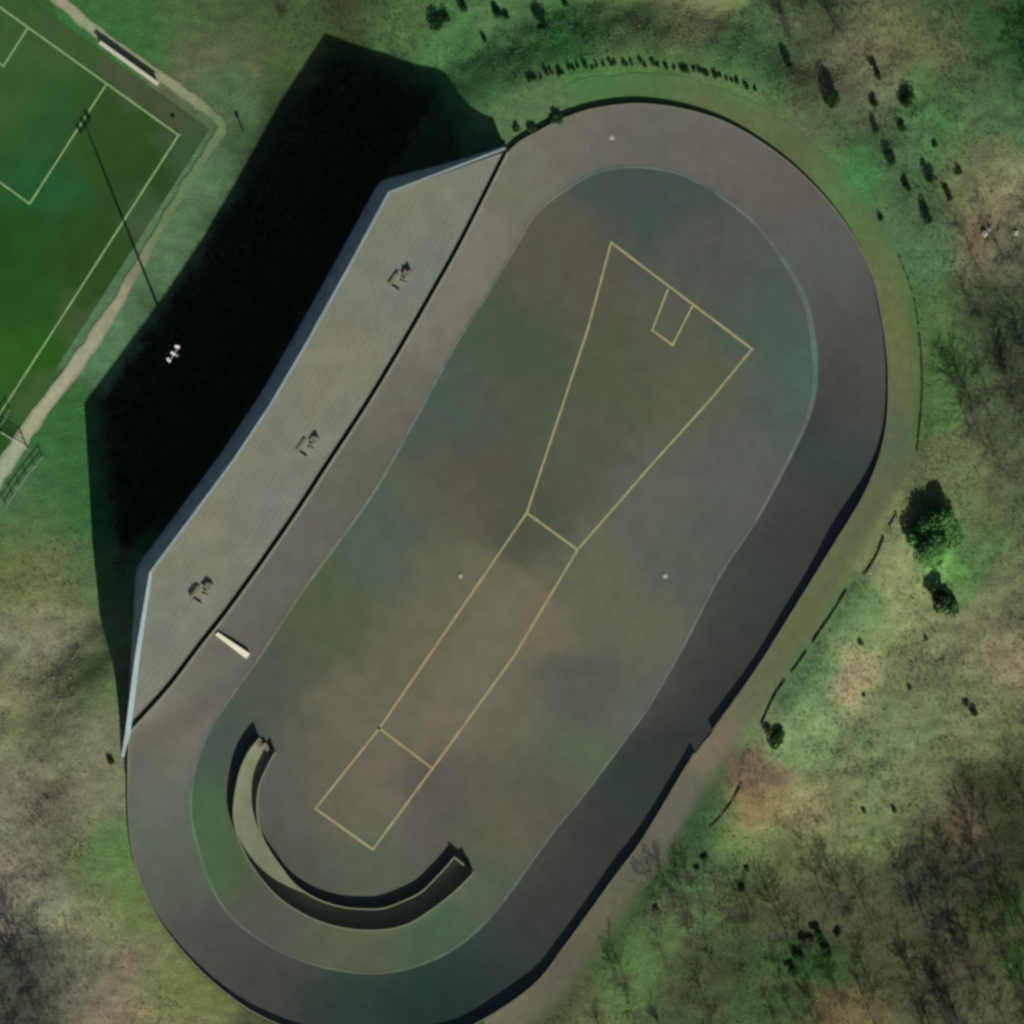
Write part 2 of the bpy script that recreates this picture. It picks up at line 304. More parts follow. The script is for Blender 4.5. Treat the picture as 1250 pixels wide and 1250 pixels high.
for i, a in enumerate(A): seg_line(court, a, 3.0, .012+.03*i*.3, M['court_line'])

# ------------------------------------------------------------------ parapet wall round the rim
def wall_strip(name, pts, thick, z0, z1, mat, parent=None, side=0):
    """a solid wall along pts (pixels); side shifts it: 1 outward"""
    p = np.array(pts, float); nn = normals(p, False); th = np.broadcast_to(np.asarray(thick, float), (len(p),))[:, None]
    a = p+nn*th*(.5+side*.5); b = p-nn*th*(.5-side*.5); z0 = np.broadcast_to(z0, (len(p),)); z1 = np.broadcast_to(z1, (len(p),))
    k = len(p); vs = [P(*q, h) for q, h in zip(a, z0)]+[P(*q, h) for q, h in zip(b, z0)]+[P(*q, h) for q, h in zip(b, z1)]+[P(*q, h) for q, h in zip(a, z1)]
    # keep faces plumb
    fs = []
    for i in range(k-1):
        for r in range(4): s_ = (r+1) % 4; fs.append((r*k+i, r*k+i+1, s_*k+i+1, s_*k+i))
    fs += [(0, k, 2*k, 3*k), (k-1, 4*k-1, 3*k-1, 2*k-1)]
    o = link(name, mesh(name, vs, fs, mat), parent)
    bm = bmesh.new(); bm.from_mesh(o.data); bmesh.ops.recalc_face_normals(bm, faces=bm.faces); bm.to_mesh(o.data); bm.free(); return o
def near_i(x, y): return int(np.hypot(OC[:, 0]-x, OC[:, 1]-y).argmin())
def ring(i, j): return np.array([OC[k % NR] for k in range(i, (j if j > i else j+NR)+1)])
g1, g2 = near_i(849, 918), near_i(872, 888); e_s, e_n = near_i(160, 895), near_i(622, 186)
sgn = 1
tst = ring(e_s, g1); nn = normals(tst, False); sgn = 1 if ((tst+nn*5-c0)**2).sum() > ((tst-c0)**2).sum() else -1
for nm, (i, j), lab in (('perimeter_wall', (e_s, g1), 'low concrete wall round the southern end of the banked track, from the stand to the gap'), ('perimeter_wall', (g2, e_n), 'low concrete wall round the northern end of the banked track, from the gap to the stand')):
    r = ring(i, j); hw = .30+sum(a_*np.exp(-((r[:, 0]-x_)**2+(r[:, 1]-y_)**2)/w_**2) for x_, y_, w_, a_ in ((1035,640,75,.24),(770,128,120,.12),(760,1060,90,.10),(640,1205,90,.1),(960,760,60,.06),(300,1225,90,.05),(160,1000,90,-.1)))
    o = wall_strip(nm, r, 1.7, 1.0, RIM+hw, M['wall'], side=sgn); tag(o, lab, 'wall', 'low walls round the track')
# ring path outside the wall
pth = ring(near_i(622, 186)-2-NR if False else g2, e_n)
def ring_path(i, j, o1, o2, pts):
    r = ring(i, j); nn = normals(r, False)*sgn; k = len(r); NS = 6; vs = []; X = []; Y = []
    for s_ in range(NS+1):
        jit = (vnoise(np.arange(k)/3., np.zeros(k)+s_, 8)-.5)*(5 if s_ == NS else 0)
        q = r+nn*(o1+(o2-o1)*s_/NS+jit)[:, None]; vs += [P(x, y, GTOP+.03) for x, y in q]; X.append(q[:, 0]); Y.append(q[:, 1])
    c = colour_xy(pts, np.array(X), np.array(Y), 40, .2)
    gr = colour_xy(G, np.array(X), np.array(Y), 40, .2)
    for s_, t_ in ((NS, .9), (NS-1, .45), (NS-2, .15)): c[s_] = c[s_]*(1-t_)+gr[s_]*t_
    fade = np.clip((np.arange(k)-(k-70))/60., 0, 1)[None, :, None]; c = c*(1-fade)+gr*fade
    fs = [(s_*k+m, s_*k+m+1, (s_+1)*k+m+1, (s_+1)*k+m) for s_ in range(NS) for m in range(k-1)]
    return link('path', mesh('path', vs, fs, M['gravel'], c.reshape(-1, 3)))
PT = [(900,135,(90,98,64)),(970,150,(92,96,62)),(1030,230,(96,102,66)),(1080,300,(96,108,62)),(1100,380,(102,108,66)),(1105,470,(96,104,70)),(1095,540,(82,98,76)),(1075,600,(92,98,70)),(1030,680,(90,102,70)),(980,760,(96,102,70)),(920,850,(96,102,76)),(880,900,(112,108,88)),(820,980,(98,98,88)),(740,1110,(98,98,78)),(690,1180,(92,92,78)),(640,1230,(104,102,88)),(780,1060,(92,92,80))]
o = ring_path(near_i(590, 1246), near_i(700, 141), 2.1, 38, PT); tag(o, kind='structure')

# ------------------------------------------------------------------ the stand
FC = resample(catmull(FRONT, 10, False), 61, False)            # the front barrier, upper end first
fn = normals(FC, False); fo = 1 if ((FC+fn*5-c0)**2).sum() > ((FC-c0)**2).sum() else -1
FQ = FC+fn*fo*7.6                                              # foot of the first step
BC = resample(catmull([(475,236),(425,328),(374,420),(330,495),(286,561),(235,630),(184,699)], 6, False), 61, False)
FQ[0] = (614, 186); FQ[-1] = (157, 893)
ZF, ZB = 2.75, 10.3
stand = empty('grandstand', (0, 0, 0), label='steep pale concrete terrace stand along the left straight of the track', cat='grandstand')
NROW = 14
def ribbon(name, A_, B_, z0, z1, mat, parent):                 # a solid between two curves
    k_ = len(A_); vs = [P(*q, z1)[:2]+(z0,) for q in A_]+[P(*q, z1)[:2]+(z0,) for q in B_]+[P(*q, z1) for q in B_]+[P(*q, z1) for q in A_]
    fs = [(r_*k_+i, ((r_+1) % 4)*k_+i, ((r_+1) % 4)*k_+i+1, r_*k_+i+1) for i in range(k_-1) for r_ in range(4)]+[(0, 3*k_, 2*k_, k_), (k_-1, 2*k_-1, 3*k_-1, 4*k_-1)]
    o = link(name, mesh(name, vs, fs, mat), parent); bm = bmesh.new(); bm.from_mesh(o.data); bmesh.ops.recalc_face_normals(bm, faces=bm.faces); bm.to_mesh(o.data); bm.free(); return o
def crest_d(q): return float(np.hypot(*(FQ-np.asarray(q)).T).min())
for k in range(NROW):
    t0, t1 = k/NROW, (k+1)/NROW; z = ZF+(ZB-ZF)*(k/(NROW-1))
    ribbon('terrace_step', FQ*(1-t0)+BC*t0, FQ*(1-t1)+BC*t1, z-1.0, z, M['concrete'], stand)
# fill under the steps, seen from the side
# crest parapet: follows the height of the crest, ends come down
back = [(617,181),(475,235),(425,328),(374,420),(330,495),(286,561),(235,630),(184,699),(168,800),(156,895),(150,924)]
bz = [4.3, 10.8, 11.35, 11.35, 11.35, 11.35, 11.35, 11.35, 7.5, 3.3, 2.3]
bw = [2.4, 2.6, 2.6, 2.6, 2.6, 2.6, 2.6, 3, 5.5, 6, 4]
def dens(p, z, wv, step=12):
    p = np.array(p, float); L = np.r_[0, np.cumsum(np.linalg.norm(np.diff(p, axis=0), axis=1))]; s_ = np.unique(np.r_[L, np.arange(0, L[-1], step)])
    return np.c_[np.interp(s_, L, p[:, 0]), np.interp(s_, L, p[:, 1])], np.interp(s_, L, z), np.interp(s_, L, wv)
bp, bzz, bww = dens(back, bz, bw)
wall_strip('parapet', bp, bww, bzz-1.2, bzz-.1, M['wall'], stand); wall_strip('coping', bp, bww+.5, bzz-.1, bzz, M['cap'], stand)
nb = normals(bp, False); sb = 1 if ((bp+nb*5-c0)**2).sum() > ((bp-c0)**2).sum() else -1
nb = nb*sb; k = len(bp); ins = bp+nb*1.0; out = bp+nb*np.clip(bzz[:, None]*1.7, 3, 19)
vs = [P(*q, z-.6) for q, z in zip(ins, bzz)]+[P(*q, -.5)[:2]+(-.5,) for q in out]
vs2 = []
NBS = 4
for s_ in range(NBS+1):
    t = s_/NBS; vs2 += [P(*(q*(1-t)+r_*t), (z-.6)*(1-t)-.5*t) for q, r_, z in zip(ins, out, bzz)]
fs = [(s_*k+i, s_*k+i+1, (s_+1)*k+i+1, (s_+1)*k+i) for s_ in range(NBS) for i in range(k-1)]
link('back_wall', mesh('back_wall', vs2, fs, M['batter']), stand)
# core of the stand so that nothing shines through
for k in range(7):
    t0, t1 = k/7, (k+1)/7; z = ZF+(ZB-ZF)*(k/7)-.75; ribbon('core', FQ*(1-t0)+BC*t0, FQ*(1-t1)+BC*t1, -.6, z, M['wall'], stand)
# front wall with pale coping, and the walkway behind it
fr = FC
wall_strip('front_wall', fr, 2.6, 1.2, 3.0, M['wall'], stand, side=fo); wall_strip('coping', fr+fn*fo*1.2, 3.0, 3.005, 3.1, M['pale'], stand)
strip('walkway', fr+fn*fo*5.3, 5, 2.2, M['wall'], stand)
wall_strip('wing_wall', [(160,895),(158,903),(157,925),(157,950)], 3, 1.0, [3.0,2.95,2.9,RIM+.42], M['wall'], stand)
# three stair openings through the steps
fd = np.array([-.545, .838]); fnm = np.array([-.838, -.545])   # along the stand (down-left), and up the stand
def stair(cx, cy, sc_=1.0):
    q = np.array([cx, cy]); dF = crest_d(q); zz = ZF+(ZB-ZF)*dF/92
    v = link('stair_opening', None, stand); v.empty_display_size = .2
    def pt(a, b, z): return P(*(q+fd*a*sc_+fnm*b*sc_), z)
    def blk(name, a0, a1, b0, b1, z0, z1, mat):
        mb = MB(); c = [(a0, b0), (a1, b0), (a1, b1), (a0, b1)]; mb.prism([pt(a, b, z0) for a, b in c], [pt(a, b, z1) for a, b in c]); mb.build(name, mat, v)
    blk('landing', -9, 11, -6, 9, zz-1.6, zz+.45, M['pale'])
    blk('roof_slab', -5, 12, 6, 10, zz+.45, zz+.95, M['wall'])
    blk('doorway_shade', -3, 10, 10, 13, zz-.5, zz+.95, M['dark'])  # solid near-black block, its colour stands in for the shaded opening
    blk('side_wall', -16, -14, -6, 4, zz-1.5, zz+.5, M['wall'])
    blk('side_wall', 11.5, 13, -7, 6, zz-1.5, zz+.75, M['pale'])
    blk('cheek', -1, 1.5, -8, -1, zz-1.5, zz+.6, M['pale'])
    for s_ in range(5): blk('stair_tread', -14+s_*2.4, -11.8+s_*2.4, -3, 3, zz-1.4, zz+.75-s_*.1, M['wall'])
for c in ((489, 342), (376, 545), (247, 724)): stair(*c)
# ------------------------------------------------------------------ low white wall across the track
a, b = np.array([264., 773.]), np.array([303., 801.]); d = (b-a)/np.linalg.norm(b-a); nn = np.array([d[1], -d[0]]); mb = MB()
za, zb_ = track_z(*a), track_z(*b); lo = [P(*(a+nn*2.2), za-.3), P(*(a-nn*2.2), za-.3), P(*(b-nn*4), zb_-.3), P(*(b+nn*4), zb_-.3)]
hi = [P(*(a+nn*2.2), za+.5), P(*(a-nn*2.2), za+.5), P(*(b-nn*4), zb_+.6), P(*(b+nn*4), zb_+.6)]
mb.prism(lo, hi); o = mb.build('start_platform', M['white'])
bm = bmesh.new(); bm.from_mesh(o.data); bmesh.ops.bevel(bm, geom=bm.edges[:], offset=.05, segments=2, affect='EDGES'); bm.to_mesh(o.data); bm.free()
tag(o, 'white painted block standing across the track at the foot of the stand', 'block')

# ------------------------------------------------------------------ curved walled channel at the south end of the infield
IN = [(336,918),(322.5,944),(316,962),(314,980),(315,1002),(319,1018),(322,1026),(331,1042),(341,1056),(357,1077),(375,1091),(395,1101),(421,1108),(447,1110),(468,1109),(488,1102),(513,1090),(532,1072),(545,1058),(554,1047)]
OU = [(317,901),(304,917),(294,938),(288,963),(285,989),(287,1010),(293,1029),(303,1050),(318,1072),(335,1091),(352,1105),(376,1119),(402,1129),(425,1134),(449,1136),(478,1134),(503,1126),(522,1114),(539,1102),(558,1086),(577,1067)]
ci = resample(catmull(IN, 6, False), 90, False); co = resample(catmull(OU, 6, False), 90, False)
ch = empty('curved_ramp', (0, 0, 0), label='curved open channel between two thin walls, C-shaped round the lower end of the court', cat='ramp')
tt = np.linspace(0, 1, 90); hgt = .95+.7*smooth(.3, .6, tt)
hi_ = np.where(tt < .42, 1.0, 1.0)
si = 1 if ((ci+normals(ci, False)*5-(450, 980))**2).sum() > ((ci-(450, 980))**2).sum() else -1
wall_strip('inner_wall', ci, 1.8, -.1, .95-.12*smooth(.3,.6,tt), M['tan'], ch, side=0); wall_strip('outer_wall', co, 1.6, -.1, hgt+.15, M['tan'], ch, side=0)
wall_strip('end_wall', np.array([(554.,1046.),(566.,1056.),(578.,1066.)]), 2.2, -.1, 1.0, M['tan'], ch)
NF = 6; vs = []
for s_ in range(NF+1):
    t = s_/NF; q = ci*(1-t)+co*t; bank = .05+.18*t*t; vs += [P(x, y, bank) for x, y in q]
link('channel_floor', mesh('channel_floor', vs, [(s_*90+i, s_*90+i+1, (s_+1)*90+i+1, (s_+1)*90+i) for s_ in range(NF) for i in range(89)], M['tan']), ch)
mb = MB()
for x, y, h in ((316,908,.2),(325,912,.15)): mb.box(P(x, y, .3), (.25, .5, h), R(30))
mb.build('drain_grate', M['wall'], ch)

# ------------------------------------------------------------------ football pitch
C0 = np.array([218., 165.]); U = np.array([-.813, -.582]); V_ = np.array([-.540, .842])
def pp(u, v): return C0+U*u*10+V_*v*10
def grid_sheet(name, fn, nu, nv, z, mat, pts, r0=60, kind='structure'):
    X = []; Y = []
    for i in range(nu+1):
        for j in range(nv+1): q = fn(i/nu, j/nv); X.append(q[0]); Y.append(q[1])
    X = np.array(X); Y = np.array(Y); c = colour_xy(pts, X, Y, r0, .15)
    vs = [P(x, y, z) for x, y in zip(X, Y)]; fs = [(i*(nv+1)+j, i*(nv+1)+j+1, (i+1)*(nv+1)+j+1, (i+1)*(nv+1)+j) for i in range(nu) for j in range(nv)]
    o = link(name, mesh(name, vs, fs, mat, c)); tag(o, kind=kind); return o
GP = [(60,40,(62,84,48),20),(150,95,(66,82,54),22),(220,140,(66,80,54),22),(235,170,(58,82,52),24),(180,260,(62,84,54),20),(100,390,(62,84,46),20),(40,480,(60,88,44),20),(110,160,(44,76,32)),(60,150,(40,84,40)),(60,230,(34,84,42)),(20,120,(50,88,42)),(150,180,(42,76,30)),(160,230,(42,72,30)),
      (90,300,(38,72,26)),(40,360,(34,78,24)),(10,440,(40,86,26)),(120,330,(42,74,30)),(0,300,(32,76,24)),(40,60,(54,88,44)),(-200,200,(36,80,30),150),(-300,500,(36,80,30),200)]
grid_sheet('football_pitch', lambda a, b: C0-U*28-V_*28+U*(a**1.6)*680+V_*(b**1.6)*1050, 90, 120, .035, M['pitch'], GP, 34)
pm = empty('pitch_marking'); tag(pm, kind='structure')
PL = [[pp(0, 0), pp(61, 0), pp(61, 98), pp(0, 98), pp(0, 0)], [pp(10.8, 0), pp(10.8, 17.4), pp(50, 17.4), pp(50, 0)], [pp(22.6, 0), pp(22.6, 5.6), pp(38, 5.6), pp(38, 0)], [pp(0, 49), pp(61, 49)]]
for i, a in enumerate(PL): seg_line(pm, a, 2.3, .045+.008*i, M['white_line'])
# corner flag
cf = empty('corner_flag', P(218, 165, .04), label='small flag on a pole at the corner of the football pitch', cat='corner flag')
mb = MB(); mb.tube((0, 0, 0), (0, 0, 1.5), .025, .02); mb.build('pole', M['lamp'], cf)
mb = MB(); mb.prism([(.02, 0, 1.15), (.42, .05, 1.2), (.4, .06, 1.45), (.02, 0, 1.48)], [(.02, .012, 1.15), (.42, .062, 1.2), (.4, .072, 1.45), (.02, .012, 1.48)]); mb.build('flag', M['white'], cf)

# gravel path round the pitch
gp = catmull([(20,-60),(70,-4),(112,34),(160,70),(205,100),(246,130),(266,146),(271,158),(262,172),(235,215),(205,262),(169,324),(140,376),(108,424),(70,476),(35,524),(8,566),(-20,610),(-70,690)], 8, False)
gw = np.interp(np.arange(len(gp))/8, range(19), [18,17,15,14,13,13,12,12,12,12,12,13,15,18,20,19,20,20,20])
GC = [(60,-10,(150,148,122)),(112,34,(140,150,118)),(160,70,(136,146,112)),(205,100,(140,142,112)),(246,130,(128,134,104)),(268,152,(100,124,86)),(235,215,(98,122,84)),(205,262,(100,120,82)),(170,322,(120,128,98)),(140,374,(148,149,120)),(108,424,(154,155,128)),(70,476,(158,159,132)),(35,524,(158,162,130)),(8,566,(150,160,132))]
def edged(name, p, wv, z, cpts, mat, lab=None):
    nn = normals(p, False); k = len(p); X = []; Y = []; vs = []
    for s_ in range(5):
        t = (s_/4-.5); j = (vnoise(np.arange(k)/1.7, np.zeros(k)+s_*9., 31)-.5)*(4 if s_ in (0, 4) else 0)
        q = p+nn*(wv*t+j)[:, None]; X.append(q[:, 0]); Y.append(q[:, 1]); vs += [P(x, y, z) for x, y in q]
    c = colour_xy(cpts, np.array(X), np.array(Y), 30, .15); gr = blend(G+GP, np.array(X), np.array(Y), 40)
    for s_ in (0, 4): c[s_] = .45*c[s_]+.55*gr[s_]
    o = link(name, mesh(name, vs, [(s_*k+i, s_*k+i+1, (s_+1)*k+i+1, (s_+1)*k+i) for s_ in range(4) for i in range(k-1)], mat, c.reshape(-1, 3))); tag(o, kind='structure'); return o
edged('gravel_path', gp, gw, .06, GC, M['gravel'])

# white barrier beside the path behind the goal line
def rail_barrier(name, a, b, label, h=1.0, cat='barrier', n_=14, mat='white', zg=.04, top=.045, th=.06):
    t = empty(name, P(*a, zg), label=label, cat=cat); A_ = Vector(P(*a, zg)); B_ = Vector(P(*b, zg)); dv = B_-A_; rz = math.atan2(dv.y, dv.x)
    for i in range(n_+1):
        mb = MB(); c = dv*(i/n_); mb.box((c.x, c.y, h/2), (.05, .05, h/2), rz); mb.build('post', M['steel'], t)
    for i in range(n_):
        mb = MB(); c = dv*((i+.5)/n_); mb.box((c.x, c.y, h*.55), (dv.length/n_/2-.06, th, h*.42), rz); mb.build('panel', M[mat], t)
    mb = MB(); c = dv*.5; mb.box((c.x, c.y, h+.04), (dv.length/2+.05, top*2, .04), rz); mb.build('rail', M['white'], t); return t
rail_barrier('advertising_barrier', (122, 52), (193, 103), 'long low white barrier beside the gravel path behind the goal line', 0.75, n_=10, th=.14, top=.12)
def fence(name, pts, label, h=1.1, step=1.6, mat='wood', zfn=None, group=None, rails=2, pr=.06):
    p = resample(np.array(pts, float), max(2, int(round(np.linalg.norm(np.diff(np.array(pts, float), axis=0), axis=1).sum()*S/step))+1), False)
    zs = [zfn(*q) if zfn else ground_z(*q) for q in p]; base = Vector(P(*p[0], zs[0])); t = empty(name, base, label=label, cat='fence', group=group)
    Q = [Vector(P(*q, z))-base for q, z in zip(p, zs)]
    for q in Q:
        mb = MB(); mb.tube(q-Vector((0, 0, .3)), q+Vector((random.uniform(-.05, .05), random.uniform(-.05, .05), h)), pr, pr*.9, 6); mb.build('post', M[mat], t)
    for a_, b_ in zip(Q[:-1], Q[1:]):
        for r_ in range(rails):
            mb = MB(); z = h*(.9-.45*r_); mb.tube(a_+Vector((0, 0, z)), b_+Vector((0, 0, z)), pr*.5, pr*.5, 4); mb.build('rail', M[mat], t)
    return t
def board_fence(pts, label, h=.3, step=1.3, gap=.14):
    P0 = np.array(pts, float); n_ = max(3, int(np.linalg.norm(np.diff(P0, axis=0), axis=1).sum()*S/step)); p = resample(catmull(P0, 6, False), n_, False)
    zs = [ground_z(*q) for q in p]; base = Vector(P(*p[0], zs[0])); t = empty('low_board_fence', base, label=label, cat='fence', group='low dark board fences beside the grass path')
    Q = [Vector(P(*q, z))-base for q, z in zip(p, zs)]
    for q in Q:
        mb = MB(); mb.box((q.x, q.y, q.z+h*.35), (.09, .09, h*.75)); mb.build('post', M['wood'], t)
    for a_, b_ in zip(Q[:-1], Q[1:]):
        if random.random() < .12: continue
        hh = h*random.uniform(.7, 1.25); a2 = a_.lerp(b_, gap/2/step+.08); b2 = b_.lerp(a_, gap/2/step+.08); d_ = (b2-a2); nx = Vector((-d_.y, d_.x, 0)).normalized()*.05
        mb = MB(); lo = [a2-nx, b2-nx, b2+nx, a2+nx]; mb.prism([tuple(v-Vector((0, 0, .2))) for v in lo], [tuple(v+Vector((0, 0, hh))) for v in lo]); mb.build('board', M['wood'], t)
    return t
board_fence([(1098,315),(1115,360),(1124,420),(1126,480),(1120,550)], 'low dark board fence curving along the right of the grass path above the green tree', .2)
board_fence([(1094,628),(1080,655),(1070,680),(1056,702)], 'short low dark board fence just below and left of the green tree', .25)
board_fence([(1033,722),(1011,757),(975,810),(948,846),(930,884)], 'longest low dark board fence, between the grass path and the green strip lower right', .22)
board_fence([(905,958),(890,985),(868,1010)], 'short broken board fence beside the reddish soil patch', .25)
fence('tubular_fence', [(52,558),(30,585),(8,618)], 'pale tubular railing on the grass beside the lower end of the gravel path', .9, mat='steel', pr=.07)
fence('tubular_fence', [(12,500),(2,520),(-20,548)], 'pale railing at the left photo edge between pitch and gravel path', 1.0, mat='steel', pr=.06)
# gate across the gravel path
gt = empty('metal_gate', P(18, 548, .05), label='pale metal gate across the gravel path at the left edge', cat='gate')
a_, b_ = Vector(P(2, 528, 0)), Vector(P(34, 548, 0)); o_ = Vector(P(18, 548, 0))
for t in (0, 1):
    mb = MB(); q = a_.lerp(b_, t)-o_; mb.tube(q, q+Vector((0, 0, 1.5)), .09, .09, 8); mb.build('gate_post', M['steel'], gt)
for r_ in range(4):
    mb = MB(); mb.tube(a_-o_+Vector((0, 0, .3+.35*r_)), b_-o_+Vector((0, 0, .3+.35*r_)), .04, .04, 6); mb.build('gate_bar', M['lamp'], gt)
# single thin post by the bend of the path
lp = empty('sign_post', P(297, 160, 0), label='thin dark post standing just beyond the bend of the gravel path', cat='post')
mb = MB(); mb.tube((0, 0, -.2), (0, 0, 1.35), .09, .08, 8); mb.build('post', M['dark'], lp); mb = MB(); mb.box((0, 0, 1.15), (.22, .03, .18), R(20)); mb.build('plate', M['dark'], lp)

# floodlight mast behind the stand
ms = empty('floodlight_mast', P(217, 434, 0), label='tall slim floodlight mast standing in the shadow behind the stand', cat='floodlight')
mb = MB(); mb.tube((0, 0, -.2), (0, 0, 15.6), .2, .09, 10); mb.build('pole', M['steel'], ms)
mb = MB(); mb.box((0, 0, 15.5), (1.1, .06, .06), R(57)); mb.build('crossarm', M['steel'], ms)
mb = MB(); mb.prism([(-.35, -.35, -.1), (.35, -.35, -.1), (.35, .35, -.1), (-.35, .35, -.1)], [(-.3, -.3, .35), (.3, -.3, .35), (.3, .3, .35), (-.3, .3, .35)]); mb.build('footing', M['wall'], ms)
for s_ in (-1, 0, 1):
    mb = MB(); c = (s_*.95*math.cos(R(57))-.15, s_*.95*math.sin(R(57))+.05, 15.75); mb.box(c, (.16, .28, .14), R(57+18*s_), .3); lh = mb.build('lamp_head', M['lamp'], ms)

# small things on the tarmac
for x, y, r_, lab in ((562,703,.28,'small pale drain cover on the infield left of the long painted lane'), (812,703,.32,'small pale drain cover on the infield right of the long painted lane'), (747,168,.3,'small pale cover on the northern curve of the banked track')):
    z = track_z(x, y)+.03 if y < 200 else .02
    t = empty('drain_cover', P(x, y, z), label=lab, cat='drain cover', group='drain covers')
    mb = MB(); mb.tube((0, 0, -.05), (0, 0, .05), r_, r_*.96, 16); mb.build('frame', M['stone'], t)
    mb = MB(); mb.tube((0, 0, .05), (0, 0, .075), r_*.8, r_*.78, 14); mb.build('lid', M['stone'], t)

# ------------------------------------------------------------------ vegetation
def leaf_mesh(name, mat, n_, rx, rz, zc, leaf, seed, lumps=9, flat=0.0):
    g = np.random.default_rng(seed); lc = g.normal(size=(lumps, 3)); lc /= np.linalg.norm(lc, axis=1)[:, None]; lc *= g.uniform(.35, .75, (lumps, 1)); lr = g.uniform(.3, .5, lumps)
    w_ = g.integers(0, lumps, n_); dirs = g.normal(size=(n_, 3)); dirs /= np.linalg.norm(dirs, axis=1)[:, None]
    p = lc[w_]+dirs*(lr[w_]*g.uniform(.55, 1.08, n_)**.5)[:, None]; p *= (rx, rx, rz); p[:, 2] += zc; p[:, 2] = np.maximum(p[:, 2], .05+g.uniform(0, .1, n_))
    nrm = dirs+g.normal(size=(n_, 3))*.6; nrm[:, 2] += .3; nrm /= np.linalg.norm(nrm, axis=1)[:, None]
    u = np.cross(nrm, g.normal(size=(n_, 3))); u /= np.linalg.norm(u, axis=1)[:, None]; v = np.cross(nrm, u); s_ = leaf*g.uniform(.5, 1.2, (n_, 1))
    q = np.stack([p-u*s_, p-v*s_*.55, p+u*s_, p+v*s_*.55], 1).reshape(-1, 3)
    return mesh(name, q, [(4*i, 4*i+1, 4*i+2, 4*i+3) for i in range(n_)], mat)
def twig_mesh(name, mat, h, spread, seed, nb_=26, sub=9, r0=.09):
    g = random.Random(seed); mb = MB(); tips = []
    def seg(a, b, ra, rb, n_=3): mb.tube(a, b, ra, rb, n_)
    tr = MB(); p = Vector((0, 0, -.2)); stem = [p]
    for i in range(5): p = p+Vector((g.uniform(-.12, .12), g.uniform(-.12, .12), h*.17)); stem.append(p)
    for i in range(5): tr.tube(stem[i], stem[i+1], r0*(1-i*.17), r0*(1-(i+1)*.17), 5)
    for i in range(nb_):
        t = g.uniform(.25, 1); k = min(4, int(t*5)); a = stem[k].lerp(stem[k+1], t*5-k if t < 1 else 1); az = g.uniform(0, 6.283); up = g.uniform(.35, 1.1); L_ = spread*g.uniform(.6, 1.1)*(1.15-t*.45)
        b = a+Vector((math.cos(az)*L_, math.sin(az)*L_, up*L_)); seg(a, b, r0*.28, r0*.14)
        for j in range(sub):
            s_ = g.uniform(.25, 1); c = a.lerp(b, s_); az2 = az+g.uniform(-1.1, 1.1); l2 = spread*g.uniform(.2, .5)
            e = c+Vector((math.cos(az2)*l2, math.sin(az2)*l2, l2*g.uniform(.1, .9))); seg(c, e, r0*.14, r0*.08)
    return mesh(name+'_trunk', tr.v, tr.f, mat), mesh(name+'_branches', mb.v, mb.f, mat)
# main tree
tree = empty('leafy_tree', P(1146, 668, ground_z(1146, 668)), label='bright green round tree right of the track, the only large tree in leaf', cat='tree')
mb = MB(); mb.tube((0, 0, -.3), (.1, .1, 1.6), .22, .16, 8)
for az in range(5): mb.tube((.1, .1, 1.4), (1.5*math.cos(az*1.26), .1+1.5*math.sin(az*1.26), 2.8), .1, .05, 6)
mb.build('trunk', M['bark'], tree); c = link('crown', leaf_mesh('crown', M['leaf'], 15000, 3.6, 2.5, 2.5, .2, 5, 22), tree); c.location = (0, 1.1, 0)
# bush kinds
BK = {}
for nm, mt, nl, rx, rz, zc, lf in (('dark_bush', 'dleaf', 1100, 1, .85, .7, .11), ('green_bush', 'mleaf', 900, 1, .7, .55, .11), ('shade_leaf', 'shade_leaf', 900, 1, .8, .5, .14)):
    for v in range(4):
        BK[nm, v] = (leaf_mesh(nm+'_foliage', M[mt], nl, rx, rz, zc, lf, 50+v*7+len(BK), 7), twig_mesh(nm, M['bark'], 1.1, .5, 80+v, 8, 2, .05)[0])
def bush(x, y, r_, kind, label, group=None, zs=1.0, name='bush', z=None):
    v = random.randrange(4); z = ground_z(x, y) if z is None else z
    t = empty(name, P(x, y, z), label=label, cat='bush', group=group); t.scale = (r_, r_*random.uniform(.85, 1.15), r_*zs); t.rotation_euler[2] = random.uniform(0, 6)
    a = link('foliage', BK[kind, v][0], t); b = link('stem', BK[kind, v][1], t); return t
bush(1105, 122, 1.15, 'dark_bush', 'round dark green bush, the biggest of the scattered bushes at upper right', zs=.8)
bush(1153, 735, 1.9, 'dark_bush', 'dark bush standing directly below the bright green tree', zs=.9)
bush(950, 905, 1.6, 'dark_bush', 'dark shaggy bush where the long fence meets the grass path', zs=.6); bush(937, 893, .7, 'green_bush', 'small twiggy bush touching the end of the long fence', zs=.7)
bush(135, 930, .6, 'dark_bush', 'tiny dark bush beside the lower tip of the stand', zs=.6)
bush(680, 145, 1.0, 'green_bush', 'green bush leaning on the outside of the track wall right of the stand', zs=.6); bush(650, 160, .9, 'green_bush', 'lower green bush in the corner between the stand and the track wall', zs=.5); bush(632, 158, .6, 'green_bush', 'small shrub close to the upper tip of the stand', zs=.6)
sap = [(1072,92,.5,1.9),(1015,120,.9,.9),(1068,126,.5,1),(964,80,.45,1.6),(1068,158,.5,.7),(1088,192,.7,.8),(1106,229,.6,1.2),(1136,218,.6,1.5),(1133,268,.5,2.0),(1160,242,.4,1.1),(1076,266,.35,1),(1100,155,.5,.8),(1155,230,.4,1),(1170,210,.5,.6),(1140,175,.4,.8)]
ORD = 'first second third fourth fifth sixth seventh eighth ninth tenth eleventh twelfth thirteenth fourteenth fifteenth sixteenth seventeenth eighteenth nineteenth twentieth'.split()
